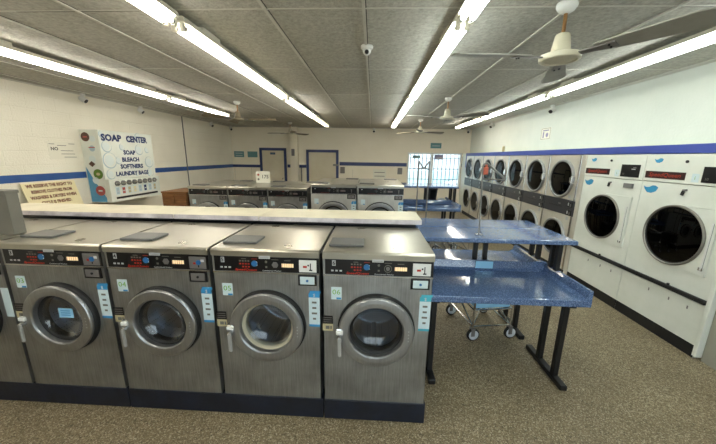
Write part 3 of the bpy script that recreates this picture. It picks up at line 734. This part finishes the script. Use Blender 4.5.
# laundry carts
def cart(loc, rz, label, poles, basket):
    t = thing('laundry_cart', label, 'laundry cart', loc, rz, 'rolling laundry carts')
    hx, hy = .20, .25
    fr = MB()
    for z in (.15, .33):
        fr.tube([(-hx, -hy, z), (hx, -hy, z), (hx, hy, z), (-hx, hy, z), (-hx, -hy, z)], .009, M['chrome'])
    for sx in (-1, 1):
        for sy in (-1, 1): fr.cyl((sx*hx, sy*hy, .12), (sx*hx, sy*hy, .62), .009, M['chrome'])
        fr.tube([(sx*hx, -hy, .15), (sx*hx, hy, .40)], .007, M['chrome']); pass
    fr.tube([(-hx, -hy, .15), (hx, hy, .15)], .007, M['chrome'])
    fr.build('frame', t)
    bk = MB(); bk.box(-hx+.01, hx-.01, -hy+.01, hy-.01, .335, .60, M[basket], .02)
    bk.build('basket', t)
    rim = MB(); rim.tube([(-hx, -hy, .62), (hx, -hy, .62), (hx, hy, .62), (-hx, hy, .62), (-hx, -hy, .62)], .010, M['chrome']); rim.build('rim', t)
    for sx in (-1, 1):
        for sy in (-1, 1):
            wq = MB(); X, Y = sx*hx, sy*hy
            wq.lathe([(.030, -.016), (.058, -.016), (.065, -.009), (.065, .009), (.058, .016), (.030, .016)], M['rubber'], (X+.01, Y, .065), 'y', 24)
            wq.lathe([(0, -.018), (.028, -.018), (.050, -.0175), (.050, .0175), (.028, .018), (0, .018)], M['castor'], (X+.01, Y, .065), 'y', 24)
            wo = wq.build('castor', t)
            fk = MB(); fk.box(X-.02, X+.018, Y-.024, Y-.019, .055, .135, M['greyplate']); fk.box(X-.02, X+.018, Y+.019, Y+.024, .055, .135, M['greyplate']); fk.box(X-.022, X+.02, Y-.024, Y+.024, .130, .14, M['greyplate'])
            fk.cyl((X+.01, Y-.026, .065), (X+.01, Y+.026, .065), .008, M['greyplate']); fk.build('fork', wo)
    if poles:
        for s in (-1, 1):
            q = MB(); x = s*.085
            q.cyl((x, -hy, .60), (x, -hy, 1.735), .011, M['grey'])
            q.tube([(x, -hy, 1.735), (x-s*.075, -hy, 1.63), (x, -hy, 1.60)] if s > 0 else [(x, -hy, 1.735), (x+.08, -hy, 1.62), (x, -hy, 1.61)], .011, M['grey']); q.build('hanging_pole', t)
    return t
cart((1.19, 2.97, 0), radians(10), 'chrome laundry cart with white wheels under the near blue table', False, 'notice_blue')
cart((.8425, 5.22, 0), 0, 'laundry cart with two tall hanging poles before the far blue table', True, 'bin')
cart((1.50, 5.35, 0), radians(15), 'laundry cart standing at the right end before the far blue table', False, 'bin')
# bin and cloth on the far table
bn = MB(); bn.lathe([(0, 0), (.12, 0), (.15, .28), (.158, .285), (.158, .30), (.146, .30), (.13, .25), (0, .02)], M['bin'], (1.34, 6.78, .808), 'z', 28)
tag(bn.build('black_tub'), 'black tub on the rear half of the far blue table', 'tub')
cb = MB(); cb.ball((1.58, 6.72, .86), .10, M['cloth'], 8, (1, .8, .5)); cb.ball((1.64, 6.74, .85), .06, M['cloth'], 8, (1, .9, .7)); cb.ball((1.55, 6.66, .85), .05, M['cloth'], 8, (1, 1, .8))
tag(cb.build('laundry_bundle'), 'small white laundry bundle beside the black tub', 'laundry')

# ------------------------------------------------------------------ left wall
sv = thing('soap_vending_machine', 'white soap vending machine with bubbles and SOAP CENTER lettering on the left wall', 'vending machine', (XL+.0015, 5.48, 0))
X1 = .33; ya, yb, za, zb = -.57, .65, .93, 2.17
q = MB(); q.box(0.0, X1-.02, ya, yb, za, zb, M['vend'], .004)
# side decoration facing the camera (-Y)
F = FRONT(0, ya, 0)
q.prism([(.02, .945), (.30, .945), (.30, 1.02), (.14, 1.30), (.02, 1.55)], -0.0, .0015, 'z', M['vend_blue'], mtx=F)
for x_, z_, r_, m in ((.10, 2.05, .075, 'brown'), (.19, 1.86, .05, 'bubble2'), (.16, 1.68, .06, 'bubble'), (.22, 1.43, .085, 'green'), (.16, 1.32, .06, 'bubble'), (.21, 1.14, .085, 'redspot'), (.22, 2.02, .05, 'bubble')):
    q.disc((x_, z_), r_, M[m], FRONT(0, ya-.0016, 0))
for x_, z_, m in ((.10, 2.05, 'redspot'), (.21, 1.14, 'bubble')): q.plate(x_-.035, x_+.035, z_-.012, z_+.012, M[m], FRONT(0, ya-.003, 0))
q.prism([(.08, 1.60), (.14, 1.65), (.20, 1.60), (.14, 1.55)], 0, .002, 'z', M['brown'], mtx=FRONT(0, ya-.0028, 0))
q.plate(.13, .24, 1.87, 1.885, M['redspot'], FRONT(0, ya-.003, 0)); q.disc((.22, 1.43), .05, M['cream_label'], FRONT(0, ya-.003, 0), sx=.7, sy=.5)
q.build('housing', sv)
fp = MB(); fp.box(X1-.02, X1, ya+.0, yb, 1.34, zb, M['vend'], .006)
G = LEFTW(X1, 0, 0)
for y_, z_, r_ in ((-.44, 1.90, .10), (-.42, 1.66, .14), (-.44, 1.42, .09), (-.23, 1.66, .07), (-.12, 1.90, .06), (.28, 1.86, .10), (.5, 1.62, .11), (.48, 1.86, .06), (-.50, 2.10, .06), (.30, 2.09, .09), (.06, 2.06, .05), (.14, 1.40, .04), (.5, 1.41, .09)):
    fp.disc((y_, z_), r_, M['bubble2'], G, .001); fp.disc((y_+.006, z_+.006), r_*.9, M['vend'], G, .0016); fp.disc((y_-.01, z_), r_*.66, M['bubble'], G, .002)
fp.text('SOAP', .15, M['navy_txt'], G, (-.32, 2.045), .0035, bold=.05, width=.42); fp.text('CENTER', .15, M['navy_txt'], G, (.25, 2.045), .0035, bold=.05, width=.52)
for s_, z_, w_, y_ in (('SOAP', 1.80, .28, .03), ('BLEACH', 1.67, .40, .04), ('SOFTNERS', 1.545, .54, .05), ('LAUNDRY BAGS', 1.415, .78, .05)): fp.text(s_, .105, M['navy_txt'], G, (y_, z_), .0035, bold=.045, width=w_)
fp.build('front_panel', sv)
lp = MB(); lp.box(X1-.02, X1+.06, ya, yb, .93, 1.335, M['vend'], .008)
H = LEFTW(X1+.06, 0, 0)
lp.box(X1+.061, X1+.066, ya+.10, yb-.10, .985, 1.02, M['black'])
cols = ['bubble2', 'redspot', 'cream_label', 'sign', 'bubble2', 'navy_txt', 'bubble2', 'cream_label']
for k in range(8):
    y_ = ya+.15+k*.13
    lp.plate(y_-.045, y_+.045, 1.055, 1.20, M['sticker'], H); lp.plate(y_-.03, y_+.03, 1.07, 1.18, M[cols[k]], LEFTW(X1+.061, 0, 0)); lp.plate(y_-.02, y_+.02, 1.11, 1.13, M['print'], LEFTW(X1+.0625, 0, 0))
dp = lp.build('dispenser_panel', sv)
for k in range(8):
    y_ = ya+.15+k*.13; kn = MB(); kn.cyl((X1+.06, y_, 1.26), (X1+.085, y_, 1.26), .045, M['grey'], 16); kn.box(X1+.085, X1+.10, y_-.05, y_+.05, 1.25, 1.268, M['chrome'], .003); kn.build('vend_knob', dp)
# notice board "we reserve the right"
sg = thing('notice_board', 'cream leaning board with maroon house rules lettering on the left wall', 'sign', (XL+.02, 4.34, .86)); sg.rotation_euler = (0, radians(9), 0)
sg.rotation_euler = (0, radians(-14), 0); sg.location = (XL+.15, 4.27, .86)
q = MB(); q.box(-.012, .0, -.38, .38, 0, .50, M['sign'], .003); q.build('board', sg)
G = LEFTW(.0, 0, 0)
for k, (s_, w_) in enumerate((('WE RESERVE THE RIGHT TO', .66), ('REMOVE CLOTHES FROM', .58), ('WASHERS & DRYERS WHEN', .66), ('CYCLE IS FINISHED.', .44))): MB().text(s_, .064, M['sign_txt'], G, (0, .452-k*.086), .001, bold=.045, width=w_).build('lettering', sg)
lg = MB(); lg.box(XL, XL+.22, 3.9, 4.85, .82, .856, M['wood'], .004)
lg.box(XL, XL+.02, 3.95, 4.0, .6, .82, M['wood']); lg.box(XL, XL+.02, 4.7, 4.75, .6, .82, M['wood'])
tag(lg.build('wall_ledge'), 'narrow wooden wall ledge under the cream rules board', 'shelf')
# handwritten notice on the wall
q = MB(); G = LEFTW(XL, 0, 0); q.plate(4.38, 4.84, 1.68, 1.95, M['paper_f'], G)
q.text('NO', .07, M['black'], G, (4.47, 1.84), .0016, bold=.02)
for y_, z_, l_ in ((4.40, 1.91, .08), (4.52, 1.89, .14), (4.70, 1.92, .1), (4.56, 1.81, .2), (4.56, 1.76, .22), (4.60, 1.71, .2)): q.plate(y_, y_+l_, z_, z_+.008, M['ink'], LEFTW(XL+.001, 0, 0))
tag(q.build('wall_notice'), 'faded white notice on the left wall, left of the soap vending machine', 'notice')
q = MB(); q.cyl((XL+.02, 7.74, .9), (XL+.02, 7.72, ZC), .013, M['grey'], 8); q.box(XL, XL+.05, 7.70, 7.79, .82, .95, M['grey'], .006)
tag(q.build('conduit'), 'thin grey vertical conduit on the left wall beyond the vending machine', 'conduit')

# ------------------------------------------------------------------ back wall items
def wall_sign(x0, x1, z0, z1, m, label, name='wall_sign', lines=2, lm='print', cat='sign'):
    q = MB(); q.box(x0, x1, YB-.012, YB, z0, z1, M[m], .002)
    for k in range(lines):
        z = z0+(z1-z0)*(k+.7)/(lines+.6); q.plate(x0+.05, x1-.05, z-.008, z+.012, M[lm], FRONT(0, YB-.012, 0))
    tag(q.build(name), label, cat)
wall_sign(-4.88, -4.53, 1.72, 1.92, 'teal', 'teal notice on the back wall, the left one of two beside the blue framed door')
wall_sign(-4.40, -4.05, 1.72, 1.92, 'teal', 'teal notice on the back wall, nearest the blue framed panelled door', lines=0)
wall_sign(1.94, 2.30, 2.11, 2.285, 'teal', 'grey teal sign above the barred back window', lines=1)
wall_sign(0.01, .47, 1.05, 1.385, 'paper', 'white paper sheet on the back wall under the blue stripe', 'wall_notice', 2, 'ink')
for x, nm in ((-1.05, 'grey dispenser box on the back wall right of the plain door'), (.94, 'grey dispenser box on the back wall left of the barred window')):
    q = MB(); q.box(x-.08, x+.08, YB-.05, YB, 1.22, 1.44, M['greyplate'], .008); q.box(x-.06, x+.06, YB-.055, YB-.05, 1.25, 1.30, M['grey']); tag(q.build('wall_box'), nm, 'wall box')
q = MB(); q.box(-2.78, -2.68, YB-.24, YB-.2, 1.79, 2.02, M['greyplate'], .006); q.plate(-2.765, -2.695, 1.93, 1.99, M['grey'], FRONT(0, YB-.24, 0)); tag(q.build('switch_box'), 'grey switch box on the pillar between the two back doors', 'switch box')
q = MB(); q.cyl((-2.50, YB-.02, .9), (-2.50, YB-.02, 1.385), .02, M['grey']); tag(q.build('pipe'), 'short grey pipe beside the pillar on the back wall', 'pipe')
# right wall paper
q = MB(); G = RIGHTW(XR, 5.99, 2.265); q.plate(-.165, .165, -.105, .115, M['paper'], G)
for b_ in ((-.15, .15, -.095, -.088), (-.15, .15, .098, .105), (-.15, -.142, -.095, .105), (.142, .15, -.095, .105)): q.plate(*b_, M['ink'], RIGHTW(XR-.001, 5.99, 2.265))
q.plate(-.10, .10, .055, .075, M['lilac'], RIGHTW(XR-.001, 5.99, 2.265)); q.disc((.05, -.02), .04, M['lilac'], RIGHTW(XR-.001, 5.99, 2.265)); q.plate(-.09, -.05, -.07, .04, M['lilac'], RIGHTW(XR-.001, 5.99, 2.265))
tag(q.build('framed_notice'), 'square white framed notice high on the right wall', 'notice')
q = MB(); q.cyl((XD+.06, 7.35, 1.95), (XD+.06, 7.35, 2.06), .03, M['cream_label']); q.ball((XD+.06, 7.35, 2.06), .03, M['cream_label'], 8); tag(q.build('vent_stub'), 'short beige pipe stub on the blue ledge above the stacked dryers', 'pipe')

# ------------------------------------------------------------------ security cameras
def dome(loc, label):
    t = thing('security_camera', label, 'security camera', loc, 0, 'security cameras')
    q = MB(); q.lathe([(0, 0), (.055, 0), (.055, -.018), (.045, -.028), (.03, -.032), (0, -.032)], M['white'], (0, 0, 0), 'z', 24); q.build('base', t)
    q = MB(); q.ball((0, -.006, -.042), .037, M['white'], 10); q.build('ball', t)
    q = MB(); q.cyl((0, -.036, -.056), (0, -.045, -.062), .018, M['black'], 16); q.build('lens', t)
    return t
dm = dome((-.078, 2.873, ZC), 'white dome camera on the ceiling above the near washers')
def wallcam(loc, d, label):
    t = thing('security_camera', label, 'security camera', loc, 0, 'security cameras'); d = Vector(d).normalized()
    q = MB(); q.cyl((0, 0, 0), (0, 0, -.03), .035, M['white']); q.cyl((0, 0, -.03), (0, 0, -.06), .012, M['white']); q.build('bracket', t)
    q = MB(); a = Vector((0, 0, -.09)); q.cyl(a-d*.03, a+d*.04, .045, M['white'], 16); q.ball(a-d*.02, .05, M['white'], 8); q.build('body', t)
    q = MB(); q.cyl(a+d*.04, a+d*.05, .034, M['black'], 16); q.build('lens', t)
    return t
wallcam((XL+.10, 5.0, ZC), (.6, .2, -.5), 'camera at the top of the left wall above the vending machine, nearest the viewer')
wallcam((XL+.10, 6.25, ZC), (.6, .2, -.5), 'camera at the top of the left wall just beyond the vending machine')
wallcam((XL+.10, 9.0, ZC), (.6, -.2, -.5), 'camera at the top of the left wall near the back corner')
wallcam((XL+.12, YB-.2, ZC), (.5, -.6, -.5), 'dark camera in the back left ceiling corner')
wallcam((.01, YB-.06, ZC), (0, -.7, -.6), 'camera at the top middle of the back wall')
wallcam((XR-.15, YB-.15, ZC), (-.5, -.6, -.5), 'dark camera in the back right ceiling corner')
wallcam((XR-.08, 5.75, ZC), (-.6, -.3, -.5), 'camera at the top of the right wall above the framed notice')
wallcam((XR-.08, 8.5, ZC), (-.6, -.3, -.5), 'camera at the top of the right wall near the far end')

# ------------------------------------------------------------------ fluorescent strips
def fixture(x, y0, y1, ta, tb, label, row):
    yc = (y0+y1)/2; t = thing('fluorescent_light', label, 'ceiling light', (x, yc, ZC), 0, row); h = (y1-y0)/2
    q = MB(); q.prism([(-.05, -.03), (-.064, -.066), (.064, -.066), (.05, -.03)], -h, h, 'y', M['fixture']); q.box(-.05, .05, -h*.8, -h*.6, -.03, 0, M['fixture']); q.box(-.05, .05, h*.6, h*.8, -.03, 0, M['fixture']); q.build('housing', t)
    for s, m in ((-1, ta), (1, tb)):
        q = MB(); q.cyl((s*.030, -h+.035, -.096), (s*.030, h-.035, -.096), .0165, M[m], 14); q.build('tube', t)
    for e_ in (-1, 1):
        q = MB(); ye = e_*(h-.02)
        q.box(-.06, .06, ye-.014, ye+.014, -.07, -.064, M['fixture'])
        for s in (-1, 1): q.box(s*.030-.015, s*.030+.015, ye-.014, ye+.014, -.122, -.066, M['fixture'], .006)
        for s in (-1, 1): q.cyl((s*.030, ye-e_*.014, -.096), (s*.030, ye-e_*.03, -.096), .0175, M['grey'])
        q.build('socket', t)
    return t
ys = [(-.40, 2.16), (2.21, 4.78), (4.84, 7.08), (7.14, 9.1)]
rows = [(-3.33, 'left wall', ys[:1]+[(2.26, 4.84), (4.90, 6.9)], ('tube_w', 'tube_w')), (-1.38, 'left of centre', ys, ('tube_w', 'tube_w')), (.575, 'right of centre', ys, ('tube_c', 'tube_c')), (2.42, 'right wall', [(-.62, 1.84), (1.9, 4.42), (4.48, 6.98), (7.04, 9.1)], ('tube_c', 'tube_c'))]
pos = ['nearest the camera', 'second from the camera', 'third from the camera', 'farthest from the camera']
for x, nm, yy, tm in rows:
    for k, (a, b_) in enumerate(yy):
        ta, tb = tm
        if nm == 'left of centre' and k == 1: tb = 'tube_dim'
        if k == 3: ta, tb = ('tube_dim', 'tube_dim') if nm == 'left of centre' else ('tube_w', 'tube_w')
        fixture(x, a, b_, ta, tb, 'twin tube fluorescent strip in the row by the %s, %s' % (nm, pos[k]) if 'wall' in nm else 'twin tube fluorescent strip in the row %s, %s' % (nm, pos[k]), 'fluorescent strips ' + nm)

# ------------------------------------------------------------------ ceiling fans
def fan(loc, rot, label, bm_, rod='brass', R=.62, pitch=-11, mm='fan'):
    t = thing('ceiling_fan', label, 'ceiling fan', loc, 0, 'ceiling fans')
    q = MB(); q.lathe([(0, 0), (.058, 0), (.06, -.02), (.045, -.045), (.02, -.06), (0, -.06)], M['white'], (0, 0, 0), 'z', 24); q.build('canopy', t)
    q = MB(); q.cyl((0, 0, -.05), (0, 0, -.185), .011, M[rod]); q.build('downrod', t)
    q = MB(); q.lathe([(0, -.145), (.036, -.15), (.042, -.16), (.056, -.25), (.064, -.262), (.108, -.270), (.118, -.274), (.118, -.302), (.110, -.308), (.098, -.308), (.092, -.300), (0, -.304)], M[mm], (0, 0, -.025), 'z', 48, smooth=False); q.build('motor', t)
    for k in range(3):
        a = rot+k*2*pi/3; Rm = Matrix.Rotation(a, 4, 'Z') @ Matrix.Translation((0, 0, -.305)) @ Matrix.Rotation(radians(pitch), 4, 'X')
        q = MB()
        pts = [(.20, -.045), (.26, -.055), (R, -.085), (R+.05, -.075), (R+.075, -.03), (R+.075, .03), (R+.05, .075), (R, .085), (.26, .055), (.20, .045)]
        q.prism(pts, -.004, .004, 'z', M[bm_], mtx=Rm)
        bl = q.build('blade', t)
        q = MB(); q.prism([(.10, -.018), (.30, -.03), (.30, .03), (.10, .018)], -.012, -.004, 'z', M['greyplate'], mtx=Rm)
        for yy in (-.015, .015): q.cyl((.27, yy, -.02), (.27, yy, -.012), .006, M['black'], 8, mtx=Rm)
        q.build('blade_iron', bl)
    return t
fan((1.19, 2.15, ZC), radians(183), 'large cream ceiling fan with grey blades nearest the camera', 'blade')
fan((1.20, 5.15, ZC), radians(-45), 'ceiling fan second from the camera on the right side', 'blade')
fan((1.20, 8.0, ZC), radians(20), 'ceiling fan farthest from the camera on the right side', 'blade_b')
fan((-2.52, 5.62, ZC), radians(3), 'ceiling fan with brown blades on the left side, nearer one', 'blade_b', pitch=16, mm='blade_b')
fan((-2.45, 8.9, ZC), radians(175), 'ceiling fan with brown blades on the left side, in front of the pillar', 'blade_b')

# ------------------------------------------------------------------ light, camera
W = bpy.data.worlds.new('World'); S.world = W; W.use_nodes = True
nt = W.node_tree; bg = nt.nodes['Background']
sky = nt.nodes.new('ShaderNodeTexSky'); sky.sky_type = 'HOSEK_WILKIE'; sky.turbidity = 4; sky.ground_albedo = .4
sky.sun_direction = Vector((.6, -.25, .75)).normalized()
mx = nt.nodes.new('ShaderNodeMix'); mx.data_type = 'RGBA'; mx.inputs['Factor'].default_value = .55
mx.inputs[7].default_value = (.9, .97, 1, 1)
nt.links.new(sky.outputs[0], mx.inputs[6]); nt.links.new(mx.outputs[2], bg.inputs['Color'])
bg.inputs['Strength'].default_value = 3.6
sl = bpy.data.lights.new('sun', 'SUN'); sl.energy = 2; sl.angle = .02; so = bpy.data.objects.new('sun', sl); COL.objects.link(so)
so.rotation_euler = Vector((-.6, .1, -.85)).to_track_quat('-Z', 'Y').to_euler()

cam = bpy.data.cameras.new('camera'); co = bpy.data.objects.new('camera', cam); COL.objects.link(co)
cam.sensor_fit = 'HORIZONTAL'; cam.sensor_width = 36; cam.lens = 293.7459*36/716; cam.clip_start = .05; cam.clip_end = 200
co.matrix_world = Matrix.Translation((0, 0, 1.7874)) @ Matrix.Rotation(.0465, 4, 'Z') @ Matrix.Rotation(pi/2-.2181, 4, 'X') @ Matrix.Rotation(.0152, 4, 'Z')
S.camera = co
S.view_settings.view_transform = 'Standard'; S.view_settings.look = 'None'; S.view_settings.gamma = 1
S.view_settings.use_curve_mapping = False; S.view_settings.exposure = .95
S.cycles.use_denoising = True; S.cycles.max_bounces = 10; S.cycles.transparent_max_bounces = 12
S.cycles.sample_clamp_indirect = 6
